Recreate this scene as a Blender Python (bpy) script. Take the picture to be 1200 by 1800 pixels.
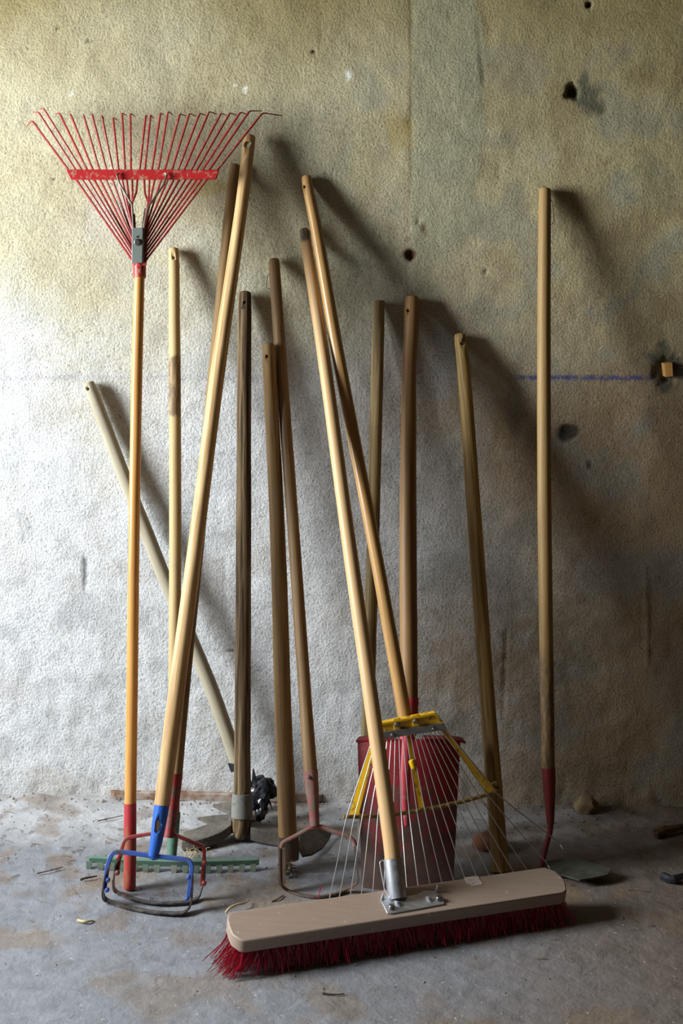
import bpy, bmesh, math, random
from mathutils import Vector, Matrix, noise
random.seed(7)
for o in list(bpy.data.objects): bpy.data.objects.remove(o, do_unlink=True)
scene = bpy.context.scene
COL = scene.collection

# ------------------------------------------------------------------ camera
F, D, H, HY = 2300.0, 2.87, 1.18, 463.0        # focal length in px, distance to wall, eye height, horizon row
cam_d = bpy.data.cameras.new('camera'); cam = bpy.data.objects.new('camera', cam_d); COL.objects.link(cam)
cam.location = (0, -D, H); cam.rotation_euler = (math.radians(90), 0, 0)
cam_d.sensor_fit = 'AUTO'; cam_d.sensor_width = 36; cam_d.lens = F / 1800 * 36
cam_d.shift_y = -(900 - HY) / 1800
cam_d.clip_start = 0.05; cam_d.clip_end = 50
scene.camera = cam

# ------------------------------------------------------------------ world, daylight, exposure
world = bpy.data.worlds.new('world'); scene.world = world; world.use_nodes = True
bg = world.node_tree.nodes['Background']; bg.inputs[0].default_value = (0.62, 0.78, 1.0, 1); bg.inputs[1].default_value = 0.3

WIN_Y, WIN_Z, WIN_W, WIN_H, WALL_LX = -0.92, 1.32, 0.80, 1.10, -2.15   # the window in the left wall
ld = bpy.data.lights.new('window_daylight', 'AREA'); ld.shape = 'RECTANGLE'
ld.size = WIN_H; ld.size_y = WIN_W; ld.energy = 136; ld.color = (0.93, 0.97, 1.0)
lo = bpy.data.objects.new('window_daylight', ld); COL.objects.link(lo)
lo.location = (WALL_LX - 0.02, WIN_Y, WIN_Z); lo.rotation_euler = (0, math.radians(-90), 0)

vs = scene.view_settings
scene.display_settings.display_device = 'sRGB'
vs.view_transform = 'Standard'; vs.look = 'None'; vs.gamma = 1.0; vs.use_curve_mapping = False
vs.exposure = 0.12

# ------------------------------------------------------------------ geometry helpers
def floor_base(x, y): return -0.02 * x
def P(px, py, d):
    k = (D - d) / F
    return Vector(((px - 600) * k, -d, H - (py - HY) * k))
def G(px, py, hgt=0.0):                     # the point on the floor (or hgt above it) seen at a pixel
    # z = -0.02 x + hgt ; x=(px-600)k ; z=H-(py-HY)k
    k = (H - hgt) / ((py - HY) - 0.02 * (px - 600))
    return P(px, py, D - k * F)
def ss(a, b, x):
    if a == b: return 1.0 if x >= b else 0.0
    t = max(0.0, min(1.0, (x - a) / (b - a))); return t * t * (3 - 2 * t)
def lerp(a, b, t): return a + (b - a) * t
def srgb(r, g, b):
    f = lambda c: ((c / 255) / 12.92 if c <= 10 else (((c / 255) + 0.055) / 1.055) ** 2.4)
    return (f(r), f(g), f(b), 1.0)
def fbm(v, o=4): return noise.fractal(v, 1.0, 2.0, o)

class MB:
    """collects vertices and faces; build() links them as one mesh object"""
    def __init__(s): s.v = []; s.f = []; s.g = []
    def tube(s, path, radii, n=16, cap0='flat', cap1='flat', wob=0.0, seed=0.0, ell=1.0):
        path = [Vector(p) for p in path]; m = len(path)
        if not hasattr(radii, '__len__'): radii = [radii] * m
        T = [(path[min(i + 1, m - 1)] - path[max(i - 1, 0)]).normalized() for i in range(m)]
        ref = Vector((0, 1, 0)) if abs(T[0].y) < 0.9 else Vector((1, 0, 0))
        N = (ref - T[0] * ref.dot(T[0])).normalized()
        rings = []; L = 0.0
        def ring(c, t, nn, r, L):
            b = t.cross(nn); idx = []
            for k in range(n):
                a = 2 * math.pi * k / n
                rr = r
                if wob: rr = r * (1 + wob * noise.noise(Vector((math.cos(a) * 1.2 + seed, math.sin(a) * 1.2, L * 9))))
                idx.append(len(s.v)); s.v.append(c + nn * (math.cos(a) * rr) + b * (math.sin(a) * rr * ell))
                s.g.append(Vector((math.cos(a) * rr + seed, math.sin(a) * rr, L)))
            rings.append(idx)
        for i in range(m):
            if i:
                N = (N - T[i] * N.dot(T[i])).normalized(); L += (path[i] - path[i - 1]).length
            r = radii[i]
            if i == 0 and cap0 == 'round':
                for q in (0.25, 0.6, 0.85):
                    ring(path[0] - T[0] * r * 0.55 * (1 - q * q) ** 0.5 * 1.0, T[0], N, r * (q if q != 0.85 else 0.9), L)
            ring(path[i], T[i], N, r, L)
            if i == m - 1 and cap1 == 'round':
                for q in (0.9, 0.6, 0.25):
                    ring(path[i] + T[i] * r * 0.55 * (1 - q * q) ** 0.5, T[i], N, r * q, L)
        for a, b in zip(rings[:-1], rings[1:]):
            for k in range(n): s.f.append((a[k], a[(k + 1) % n], b[(k + 1) % n], b[k]))
        if cap0 != 'open': s.f.append(tuple(reversed(rings[0])))
        if cap1 != 'open': s.f.append(tuple(rings[-1]))
        return s
    def sweep(s, path, wdir, w, t, closed=False):
        """rectangular bar along a path; wdir = direction of its width"""
        path = [Vector(p) for p in path]; m = len(path); rings = []
        for i in range(m):
            a = path[(i - 1) % m] if closed or i else path[0]
            b = path[(i + 1) % m] if closed or i < m - 1 else path[m - 1]
            T = (b - a).normalized()
            wd = wdir[i] if isinstance(wdir, list) else wdir
            wd = Vector(wd); W = (wd - T * wd.dot(T)).normalized(); Tn = T.cross(W)
            ww = w[i] if isinstance(w, (list, tuple)) else w
            tt = t[i] if isinstance(t, (list, tuple)) else t
            idx = []
            for a1, b1 in ((-1, -1), (1, -1), (1, 1), (-1, 1)):
                idx.append(len(s.v)); s.v.append(path[i] + W * (a1 * ww / 2) + Tn * (b1 * tt / 2)); s.g.append(s.v[-1])
            rings.append(idx)
        pairs = list(zip(rings[:-1], rings[1:])) + ([(rings[-1], rings[0])] if closed else [])
        for a, b in pairs:
            for k in range(4): s.f.append((a[k], a[(k + 1) % 4], b[(k + 1) % 4], b[k]))
        if not closed: s.f.append(tuple(reversed(rings[0]))); s.f.append(tuple(rings[-1]))
        return s
    def slab(s, pts, off):
        """solid between a polygon and its copy moved by off"""
        pts = [Vector(p) for p in pts]; off = Vector(off); n = len(pts); b = len(s.v)
        for p in pts: s.v.append(p); s.g.append(p)
        for p in pts: s.v.append(p + off); s.g.append(p + off)
        s.f.append(tuple(b + i for i in range(n))); s.f.append(tuple(b + n + i for i in reversed(range(n))))
        for i in range(n):
            j = (i + 1) % n; s.f.append((b + i, b + n + i, b + n + j, b + j))
        return s
    def grid_solid(s, fn, nu, nv, off):
        """curved sheet fn(u,v) with thickness vector off(u,v)"""
        b = len(s.v); q = (nu + 1) * (nv + 1)
        for side in (0, 1):
            for j in range(nv + 1):
                for i in range(nu + 1):
                    p = fn(i / nu, j / nv)
                    if side: p = p + off
                    s.v.append(p); s.g.append(p)
        I = lambda i, j, k: b + k * q + j * (nu + 1) + i
        for j in range(nv):
            for i in range(nu):
                s.f.append((I(i, j, 0), I(i + 1, j, 0), I(i + 1, j + 1, 0), I(i, j + 1, 0)))
                s.f.append((I(i, j, 1), I(i, j + 1, 1), I(i + 1, j + 1, 1), I(i + 1, j, 1)))
        for i in range(nu):
            s.f.append((I(i, 0, 0), I(i, 0, 1), I(i + 1, 0, 1), I(i + 1, 0, 0)))
            s.f.append((I(i, nv, 0), I(i + 1, nv, 0), I(i + 1, nv, 1), I(i, nv, 1)))
        for j in range(nv):
            s.f.append((I(0, j, 0), I(0, j + 1, 0), I(0, j + 1, 1), I(0, j, 1)))
            s.f.append((I(nu, j, 0), I(nu, j, 1), I(nu, j + 1, 1), I(nu, j + 1, 0)))
        return s
    def lump(s, c, r, sub=2, amp=0.3, freq=1.0, seed=0.0, flat=0.0):
        bm = bmesh.new(); bmesh.ops.create_icosphere(bm, subdivisions=sub, radius=1.0)
        b = len(s.v); c = Vector(c); r = Vector(r) if hasattr(r, '__len__') else Vector((r, r, r))
        for v in bm.verts:
            k = 1 + amp * fbm(v.co * freq + Vector((seed, seed * 1.7, -seed)), 3)
            p = v.co * k; p = Vector((p.x * r.x, p.y * r.y, p.z * r.z))
            s.v.append(c + p); s.g.append(c + p)
        for f in bm.faces: s.f.append(tuple(b + v.index for v in f.verts))
        bm.free(); return s
    def mesh(s, name, smooth=True):
        me = bpy.data.meshes.new(name); me.from_pydata([tuple(v) for v in s.v], [], s.f)
        at = me.attributes.new('grain', 'FLOAT_VECTOR', 'POINT')
        at.data.foreach_set('vector', [c for g in s.g for c in g])
        bm = bmesh.new(); bm.from_mesh(me); bmesh.ops.recalc_face_normals(bm, faces=bm.faces)
        if bm.calc_volume(signed=True) < 0: bmesh.ops.reverse_faces(bm, faces=bm.faces)
        bm.to_mesh(me); bm.free()
        if smooth:
            me.polygons.foreach_set('use_smooth', [True] * len(me.polygons))
            me.set_sharp_from_angle(angle=math.radians(38))
        me.update(); return me
    def build(s, name, mat, parent=None, smooth=True, bevel=0.0, origin=None):
        me = s.mesh(name, smooth)
        if origin is None:
            n = max(1, len(s.v)); origin = sum((Vector(v) for v in s.v), Vector()) / n
        origin = Vector(origin)
        me.transform(Matrix.Translation(-origin))
        o = bpy.data.objects.new(name, me); COL.objects.link(o)
        w = world_loc(parent) if parent is not None else Vector((0, 0, 0))
        o.location = origin - w
        WL[o.name] = origin
        if parent is not None: o.parent = parent
        me.materials.append(mat)
        if bevel:
            b = o.modifiers.new('bevel', 'BEVEL'); b.width = bevel; b.segments = 2; b.limit_method = 'ANGLE'; b.angle_limit = math.radians(40)
        return o
WL = {}
def world_loc(o): return WL[o.name]
def thing(name, label, cat, loc, group=None):
    o = bpy.data.objects.new(name, None); COL.objects.link(o); o.location = loc; o.empty_display_size = 0.05
    o['label'] = label; o['category'] = cat
    if group: o['group'] = group
    WL[o.name] = Vector(loc); return o
def tag(o, label, cat, group=None, kind=None):
    o['label'] = label; o['category'] = cat
    if group: o['group'] = group
    if kind: o['kind'] = kind
    return o
def struct(o): o['kind'] = 'structure'; return o
def smooth_path(pts, n=8):
    """Catmull-Rom through points"""
    pts = [Vector(p) for p in pts]; out = []
    for i in range(len(pts) - 1):
        p0 = pts[max(i - 1, 0)]; p1 = pts[i]; p2 = pts[i + 1]; p3 = pts[min(i + 2, len(pts) - 1)]
        for k in range(n):
            t = k / n
            out.append(0.5 * ((2 * p1) + (p2 - p0) * t + (2 * p0 - 5 * p1 + 4 * p2 - p3) * t * t + (3 * p1 - p0 - 3 * p2 + p3) * t ** 3))
    out.append(pts[-1]); return out
def rounded(pts, r, n=5):
    """polyline with rounded corners"""
    pts = [Vector(p) for p in pts]; out = [pts[0]]
    for i in range(1, len(pts) - 1):
        a = (pts[i - 1] - pts[i]); b = (pts[i + 1] - pts[i])
        rr = min(r, a.length * 0.45, b.length * 0.45); p = pts[i] + a.normalized() * rr; q = pts[i] + b.normalized() * rr
        for k in range(n + 1):
            t = k / n; out.append(p * (1 - t) ** 2 + pts[i] * 2 * t * (1 - t) + q * t * t)
    out.append(pts[-1]); return out

# ------------------------------------------------------------------ material helpers
class NT:
    def __init__(s, name):
        s.m = bpy.data.materials.new(name); s.m.use_nodes = True; s.t = s.m.node_tree; s.t.nodes.clear()
        s.out = s.n('ShaderNodeOutputMaterial'); s.b = s.n('ShaderNodeBsdfPrincipled'); s.l(s.b.outputs[0], s.out.inputs[0])
    def n(s, t, **kw):
        nd = s.t.nodes.new(t)
        for k, v in kw.items(): setattr(nd, k, v)
        return nd
    def l(s, a, b): s.t.links.new(a, b)
    def coords(s, scale=(1, 1, 1), attr=None):
        if attr: c = s.n('ShaderNodeAttribute', attribute_name=attr).outputs['Vector']
        else: c = s.n('ShaderNodeNewGeometry').outputs['Position']
        mp = s.n('ShaderNodeMapping'); mp.inputs['Scale'].default_value = scale; s.l(c, mp.inputs['Vector']); return mp.outputs[0]
    def noise(s, vec, scale, detail=4, rough=0.55, dist=0.0):
        nd = s.n('ShaderNodeTexNoise'); nd.inputs['Scale'].default_value = scale; nd.inputs['Detail'].default_value = detail
        nd.inputs['Roughness'].default_value = rough; nd.inputs['Distortion'].default_value = dist
        s.l(vec, nd.inputs['Vector']); return nd.outputs['Fac']
    def ramp(s, fac, stops):
        r = s.n('ShaderNodeValToRGB'); e = r.color_ramp.elements
        while len(e) > 1: e.remove(e[-1])
        e[0].position, e[0].color = stops[0][0], stops[0][1]
        for p, c in stops[1:]:
            k = e.new(p); k.color = c
        s.l(fac, r.inputs[0]); return r.outputs[0]
    def bw(s, fac, a, b): return s.ramp(fac, [(a, (0, 0, 0, 1)), (b, (1, 1, 1, 1))])
    def mix(s, fac, a, b, mode='MIX'):
        m = s.n('ShaderNodeMix', data_type='RGBA', blend_type=mode)
        for sock, val in ((m.inputs[0], fac), (m.inputs[6], a), (m.inputs[7], b)):
            if hasattr(val, 'links'): s.l(val, sock)
            elif isinstance(val, (int, float)): sock.default_value = val
            else: sock.default_value = val
        return m.outputs[2]
    def math(s, op, a, b=None, clamp=False):
        m = s.n('ShaderNodeMath', operation=op, use_clamp=clamp)
        for sock, val in ((m.inputs[0], a), (m.inputs[1], b)):
            if val is None: continue
            if hasattr(val, 'links'): s.l(val, sock)
            else: sock.default_value = val
        return m.outputs[0]
    def bump(s, h, strength, dist, prev=None):
        b = s.n('ShaderNodeBump'); b.inputs['Strength'].default_value = strength; b.inputs['Distance'].default_value = dist
        s.l(h, b.inputs['Height'])
        if prev: s.l(prev, b.inputs['Normal'])
        return b.outputs[0]
    def done(s, color, rough=0.6, metal=0.0, normal=None, spec=None):
        for sock, val in ((s.b.inputs['Base Color'], color), (s.b.inputs['Roughness'], rough), (s.b.inputs['Metallic'], metal)):
            if hasattr(val, 'links'): s.l(val, sock)
            else: sock.default_value = val
        if normal: s.l(normal, s.b.inputs['Normal'])
        if spec is not None: s.b.inputs['Specular IOR Level'].default_value = spec
        return s.m

def wood(name, light, dark, rough=0.6, contrast=0.5, grain=1.0, dirt=None, dirt_amt=0.35, bands=(), relief=0.3, depth=0.002):
    t = NT(name)
    v = t.coords((1, 1, 0.035), 'grain')
    fine = t.noise(v, 260 * grain, 5, 0.6, 0.4)
    v2 = t.coords((1, 1, 0.06), 'grain')
    broad = t.noise(v2, 60 * grain, 3, 0.5, 1.2)
    f = t.math('ADD', t.math('MULTIPLY', fine, 0.6), t.math('MULTIPLY', broad, 0.4))
    lo, hi = 0.5 - 0.22 * (1.2 - contrast), 0.5 + 0.22 * (1.2 - contrast)
    c = t.ramp(f, [(lo, dark), (hi, light)])
    v3 = t.coords((1, 1, 0.35), 'grain')
    blot = t.bw(t.noise(v3, 22, 5, 0.65), 0.52, 0.72)
    c = t.mix(t.math('MULTIPLY', blot, dirt_amt), c, dirt or srgb(70, 56, 38))
    if bands:
        sep = t.n('ShaderNodeSeparateXYZ'); t.l(t.n('ShaderNodeAttribute', attribute_name='grain').outputs['Vector'], sep.inputs[0])
        nz = t.noise(t.coords((1, 1, 1), 'grain'), 70, 3)
        z = t.math('ADD', sep.outputs['Z'], t.math('MULTIPLY', t.math('SUBTRACT', nz, 0.5), 0.02))
        for z0, z1, col, amt, soft in bands:
            m = t.math('MULTIPLY', t.bw(t.math('SUBTRACT', z, z0 - 0.5), 0.5 - soft, 0.5 + soft), t.bw(t.math('SUBTRACT', z1 + 0.5, z), 0.5 - soft, 0.5 + soft))
            n2 = t.bw(t.noise(t.coords((1, 1, 0.25), 'grain'), 120, 4, 0.7), 0.25, 0.6)
            m = t.math('MULTIPLY', m, t.math('MULTIPLY', n2, amt)); c = t.mix(m, c, col)
    nrm = t.bump(fine, relief, depth)
    return t.done(c, rough, 0, nrm, 0.35)

def paint(name, col, chip, amt=0.35, rough=0.45, scale=60, dust=None, dust_amt=0.3, metal=0.0):
    t = NT(name); p = t.coords()
    n1 = t.noise(p, scale, 6, 0.65, 0.3)
    m = t.bw(n1, 0.62 - 0.25 * amt, 0.70 - 0.2 * amt)
    var = t.mix(t.noise(p, scale * 0.3, 3), tuple(c * 0.8 for c in col[:3]) + (1,), col)
    c = t.mix(m, var, chip)
    if dust:
        c = t.mix(t.math('MULTIPLY', t.bw(t.noise(p, scale * 0.5, 6, 0.7), 0.4, 0.68), dust_amt), c, dust)
    r = t.math('ADD', rough, t.math('MULTIPLY', m, 0.3))
    return t.done(c, r, metal, t.bump(n1, 0.25, 0.001))

def metal(name, col, rough=0.35, var=0.3, dust=None, dust_amt=0.4):
    t = NT(name); p = t.coords(); n1 = t.noise(p, 90, 5, 0.6)
    c = t.mix(n1, tuple(x * (1 - var) for x in col[:3]) + (1,), col); mt = 1.0
    if dust:
        m = t.math('MULTIPLY', t.bw(t.noise(p, 70, 6, 0.7), 0.38, 0.62), dust_amt); c = t.mix(m, c, dust); mt = t.math('SUBTRACT', 1.0, m)
    return t.done(c, rough, mt, t.bump(n1, 0.15, 0.001))

DUST = srgb(142, 134, 122)

# ================================================================== the setting
SC = F / D
def wall_h(x, z):
    """relief of the plaster, metres out of the wall"""
    px = 600 + x * SC; py = HY - (z - H) * SC
    v = Vector((x, 0.0, z))
    h = 0.004 * fbm(v * 2.3 + Vector((3, 0, 1)), 3) + 0.0022 * fbm(v * 14, 4)
    wl = ss(900, 1150, py)
    h += 0.0010 * wl * noise.noise(v * 38) + 0.0012 * wl * max(0, noise.noise(v * Vector((16, 1, 24)) + Vector((5, 0, 2))))
    # the trowelled strip of newer mortar
    edge_l = 722 + 6 * noise.noise(Vector((0, 0, z * 9))); edge_r = 846 + 14 * fbm(Vector((4, 0, z * 7)), 4) - 95 * ss(330, 560, py)
    m = ss(edge_l - 4, edge_l + 8, px) * (1 - ss(edge_r - 10, edge_r + 10, px)) * (1 - ss(470, 600, py))
    h += 0.0011 * m
    h -= 0.0006 * math.exp(-((px - edge_l + 1) / 3.0) ** 2) * (1 - ss(430, 560, py))
    # holes
    for cx, cy, r, dep in ((1006, 161, 12, 0.016), (722, 447, 9, 0.012), (1035, 8, 5, 0.012), (550, 90, 4, 0.006), (998, 757, 13, 0.004),
                           (852, 477, 4, 0.004), (735, 390, 5, .003), (1174, 650, 24, 0.008), (745, 400, 5, .003)):
        dd = math.hypot(px - cx, py - cy)
        if dd < r * 2.2: h -= dep * (1 - ss(r * 0.55, r * 1.25, dd * (1 + 0.4 * noise.noise(Vector((px * .11, 0, py * .11))))))
    # cracks / scores
    for x0, y0, x1, y1, w, dep in ((147, 985, 150, 1040, 2.5, .003), (396, 980, 398, 1085, 2, .002), (889, 1110, 884, 1260, 3, .0025), (1134, 1000, 1138, 1165, 3, -.0025), (838, 30, 850, 150, 2.5, .0015)):
        t = max(0, min(1, ((px - x0) * (x1 - x0) + (py - y0) * (y1 - y0)) / ((x1 - x0) ** 2 + (y1 - y0) ** 2)))
        dd = math.hypot(px - lerp(x0, x1, t), py - lerp(y0, y1, t))
        if dd < w * 3: h -= dep * math.exp(-(dd / w) ** 2)
    # rough foot of the wall
    ft = ss(0.10, 0.0, z + 0.02 * x)
    h += ft * (0.006 + 0.004 * fbm(v * 22, 3))
    return h
def mixc(a, b, t): return tuple(lerp(p, q, t) for p, q in zip(a, b))
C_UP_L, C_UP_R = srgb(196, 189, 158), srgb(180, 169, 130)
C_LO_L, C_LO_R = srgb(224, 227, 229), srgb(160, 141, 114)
BLOBS = [(1004, 161, 15, 14, srgb(60, 46, 28), .9), (1034, 172, 24, 34, srgb(104, 104, 84), 1), (1028, 137, 12, 14, srgb(104, 104, 84), .9),
         (722, 447, 12, 11, srgb(96, 62, 36), .9), (612, 132, 7, 12, srgb(244, 244, 238), 1), (431, 158, 4, 7, srgb(244, 244, 238), 1), (413, 152, 6, 2.5, srgb(244, 244, 238), .8),
         (125, 165, 5, 3, srgb(240, 240, 232), .7), (550, 92, 5, 5, srgb(60, 50, 35), .9), (560, 65, 4, 26, srgb(120, 110, 80), .5), (1035, 8, 5, 5, srgb(30, 25, 20), .95),
         (998, 757, 18, 15, srgb(52, 50, 44), .9), (1170, 648, 30, 44, srgb(84, 84, 72), .85), (148, 1004, 4, 30, srgb(90, 92, 96), .8),
         (405, 1143, 9, 3, srgb(60, 58, 56), .9), (852, 477, 4, 4, srgb(60, 50, 40), .8), (1034, 818, 4, 8, srgb(50, 42, 32), .8),
         (100, 50, 4, 4, srgb(70, 60, 40), .8), (153, 73, 4, 3, srgb(70, 60, 40), .7), (93, 315, 4, 4, srgb(80, 76, 66), .8), (870, 250, 40, 14, srgb(150, 146, 120), .5),
         (745, 400, 8, 14, srgb(120, 100, 66), .6), (717, 420, 6, 8, srgb(110, 90, 60), .5), (716, 215, 5, 8, srgb(100, 85, 55), .7), (380, 330, 60, 16, srgb(180, 165, 100), .55),
         (700, 230, 26, 40, srgb(170, 150, 86), .5), (640, 300, 26, 60, srgb(190, 178, 128), .3), (820, 480, 70, 50, srgb(196, 186, 150), .5), (780, 640, 26, 60, srgb(170, 178, 186), .45),
         (890, 760, 30, 50, srgb(150, 128, 84), .5), (1080, 1010, 120, 60, srgb(140, 130, 118), .4), (850, 1180, 90, 60, srgb(170, 150, 126), .5), (1160, 1180, 60, 90, srgb(156, 134, 108), .4),
         (1000, 1110, 110, 60, srgb(130, 118, 96), .45), (1150, 330, 40, 60, srgb(130, 130, 98), .4), (905, 720, 18, 60, srgb(112, 116, 112), .45), (150, 1080, 50, 36, srgb(186, 188, 190), .5)]  # the narrow upright grey-green blob is a painted secondary shadow band
def wall_tint(x, z):
    px = 600 + x * SC; py = HY - (z - H) * SC; v = Vector((x, 0, z))
    n1 = fbm(v * 3.1 + Vector((9, 0, 4)), 4); n2 = fbm(v * 9 + Vector((2, 0, 8)), 4); n3 = fbm(v * 28, 3)
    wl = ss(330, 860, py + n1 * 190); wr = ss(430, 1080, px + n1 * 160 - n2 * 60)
    c = mixc(mixc(C_UP_L, C_UP_R, wr), mixc(C_LO_L, C_LO_R, wr), wl)  # plaster's own tones, mixed with some of the warm light on the right
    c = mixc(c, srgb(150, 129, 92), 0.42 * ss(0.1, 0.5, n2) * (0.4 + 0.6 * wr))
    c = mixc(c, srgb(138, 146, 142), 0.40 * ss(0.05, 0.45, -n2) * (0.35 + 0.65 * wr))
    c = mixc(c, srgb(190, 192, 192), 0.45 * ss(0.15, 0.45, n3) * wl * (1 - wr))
    c = mixc(c, srgb(140, 126, 80), 0.85 * (1 - ss(-90, 250, py + n1 * 110)))  # wall top darkened: fading light painted into the tint
    # newer mortar strip
    el = 722; er = 846 + 14 * fbm(Vector((4, 0, z * 7)), 4) - 95 * ss(330, 560, py)
    m = ss(el - 3, el + 4, px) * (1 - ss(er - 8, er + 8, px)) * (1 - ss(420, 600, py))
    c = mixc(c, srgb(160, 160, 132), 0.6 * m)
    c = mixc(c, srgb(90, 80, 50), 0.65 * math.exp(-((px - el + 1) / 3.0) ** 2) * (1 - ss(200, 420, py)))
    for cx, cy, rx, ry, col, amt in BLOBS:
        if abs(px - cx) < rx * 2 and abs(py - cy) < ry * 2:
            q = math.hypot((px - cx) / rx, (py - cy) / ry) + 0.45 * n3 + 0.25 * n2
            c = mixc(c, col, amt * (1 - ss(0.6, 1.25, q)))
    # damp, dirty foot of the wall
    c = mixc(c, srgb(140, 126, 108), 0.55 * ss(1300, 1420, py + n2 * 60) * (0.45 + 0.55 * wr))
    return c
def axis(a, f0, f1, b, fine, coarse):
    out = []; x = a
    while x < f0 - 1e-6: out.append(x); x += coarse
    x = f0
    while x < f1 - 1e-6: out.append(x); x += fine
    x = f1
    while x < b - 1e-6: out.append(x); x += coarse
    out.append(b); return out
def heightfield(name, us, vs_, pos, tint, mat):
    nu, nv = len(us), len(vs_); V = []; Cc = []
    for v in vs_:
        for u in us:
            V.append(pos(u, v)); Cc.extend(tint(u, v))
    Fc = [(j * nu + i, j * nu + i + 1, (j + 1) * nu + i + 1, (j + 1) * nu + i) for j in range(nv - 1) for i in range(nu - 1)]
    me = bpy.data.meshes.new(name); me.from_pydata(V, [], Fc)
    a = me.color_attributes.new('tint', 'FLOAT_COLOR', 'POINT'); a.data.foreach_set('color', Cc)
    me.polygons.foreach_set('use_smooth', [True] * len(me.polygons)); me.materials.append(mat)
    o = bpy.data.objects.new(name, me); COL.objects.link(o); WL[o.name] = Vector(); return struct(o)

def plaster_material():
    t = NT('roughcast plaster'); p = t.coords()
    tint = t.n('ShaderNodeAttribute', attribute_name='tint').outputs['Color']
    g1 = t.noise(p, 190, 5, 0.66, 0.15); g2 = t.noise(p, 46, 5, 0.6, 0.3)
    c = t.mix(1.0, tint, t.ramp(g1, [(0.30, (.72, .71, .68, 1)), (0.52, (1, 1, 1, 1)), (0.75, (1.08, 1.08, 1.06, 1))]), 'MULTIPLY')
    pit = t.bw(t.noise(p, 210, 3, 0.5), 0.60, 0.70)
    c = t.mix(t.math('MULTIPLY', pit, 0.5), c, srgb(84, 74, 54))
    spk = t.math('MULTIPLY', t.bw(t.noise(p, 75, 4, 0.6, 0.8), 0.66, 0.71), t.bw(t.noise(p, 7, 3), 0.45, 0.62))
    c = t.mix(t.math('MULTIPLY', spk, 0.6), c, srgb(92, 84, 68))
    # blue chalk line snapped along the wall
    sep = t.n('ShaderNodeSeparateXYZ'); t.l(p, sep.inputs[0])
    z0 = H - (664 - HY) / SC
    dz = t.math('ABSOLUTE', t.math('SUBTRACT', sep.outputs['Z'], z0))
    line = t.math('SUBTRACT', 1.0, t.bw(t.math('ADD', dz, t.math('MULTIPLY', t.math('SUBTRACT', g1, .5), .006)), 0.003, 0.0062))
    xr = t.math('MULTIPLY', t.bw(sep.outputs['X'], 305 / SC, 312 / SC), t.math('SUBTRACT', 1.0, t.bw(sep.outputs['X'], 535 / SC, 552 / SC)))
    xl = t.math('MULTIPLY', t.math('SUBTRACT', 1.0, t.bw(t.math('ADD', sep.outputs['X'], 0.5), 0.5 - 160 / SC, 0.5 - 100 / SC)), 0.22)
    brk = t.bw(t.noise(p, 70, 4, .6), 0.34, 0.52)
    m = t.math('MULTIPLY', t.math('MULTIPLY', line, brk), t.math('ADD', xr, xl))
    c = t.mix(t.math('MULTIPLY', m, 0.8), c, srgb(48, 62, 136))
    nb = t.bump(g2, 0.30, 0.006); nb = t.bump(g1, 0.85, 0.0055, nb)
    return t.done(c, 0.95, 0, nb, 0.1)
def concrete_material():
    t = NT('dusty concrete'); p = t.coords()
    tint = t.n('ShaderNodeAttribute', attribute_name='tint').outputs['Color']
    g1 = t.noise(p, 120, 6, 0.65); g2 = t.noise(p, 34, 5, 0.6, .4)
    c = t.mix(1.0, tint, t.ramp(g2, [(0.3, (.80, .80, .80, 1)), (0.6, (1.04, 1.04, 1.04, 1))]), 'MULTIPLY')
    c = t.mix(t.math('MULTIPLY', t.bw(g1, 0.60, 0.72), 0.35), c, srgb(96, 88, 78))
    c = t.mix(t.math('MULTIPLY', t.bw(t.noise(p, 160, 2, 0.5), 0.70, 0.76), 0.6), c, srgb(215, 212, 206))
    nb = t.bump(g2, 0.5, 0.006); nb = t.bump(g1, 0.5, 0.0022, nb)
    return t.done(c, 0.9, 0, nb, 0.15)
def floor_h(x, y):
    v = Vector((x, y, 0)); d = -y
    h = floor_base(x, y) + 0.003 * fbm(v * 5, 3) + 0.0012 * fbm(v * 30, 3) * ss(-1.6, -.3, y)
    h += 0.008 * ss(0.09, 0.0, d) * (0.6 + 0.8 * noise.noise(v * 17))
    return h
def floor_tint(x, y):
    v = Vector((x, y, 0)); n1 = fbm(v * 3 + Vector((1, 5, 0)), 4); n2 = fbm(v * 11 + Vector((7, 2, 0)), 4)
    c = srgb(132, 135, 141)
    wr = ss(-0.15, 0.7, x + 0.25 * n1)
    c = mixc(c, srgb(118, 103, 88), 0.85 * wr)  # browner to the right: dirt plus shading, both put into the colour
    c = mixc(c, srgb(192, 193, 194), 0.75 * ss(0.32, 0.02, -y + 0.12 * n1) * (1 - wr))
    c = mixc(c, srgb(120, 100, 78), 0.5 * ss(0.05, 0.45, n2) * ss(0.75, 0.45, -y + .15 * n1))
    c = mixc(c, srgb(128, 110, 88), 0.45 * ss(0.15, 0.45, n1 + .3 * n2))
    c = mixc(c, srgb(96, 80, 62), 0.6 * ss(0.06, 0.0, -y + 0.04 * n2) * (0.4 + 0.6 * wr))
    return c
M_WALL = plaster_material(); M_FLOOR = concrete_material()
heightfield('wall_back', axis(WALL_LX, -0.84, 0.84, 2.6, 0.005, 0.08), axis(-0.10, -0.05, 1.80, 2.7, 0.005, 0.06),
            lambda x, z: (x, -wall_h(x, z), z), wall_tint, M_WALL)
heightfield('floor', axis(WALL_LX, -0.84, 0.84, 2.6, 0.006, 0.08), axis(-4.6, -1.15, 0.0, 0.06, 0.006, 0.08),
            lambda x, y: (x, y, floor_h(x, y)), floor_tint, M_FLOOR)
t_ = NT('old brown lime plaster'); p_ = t_.coords()
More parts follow.
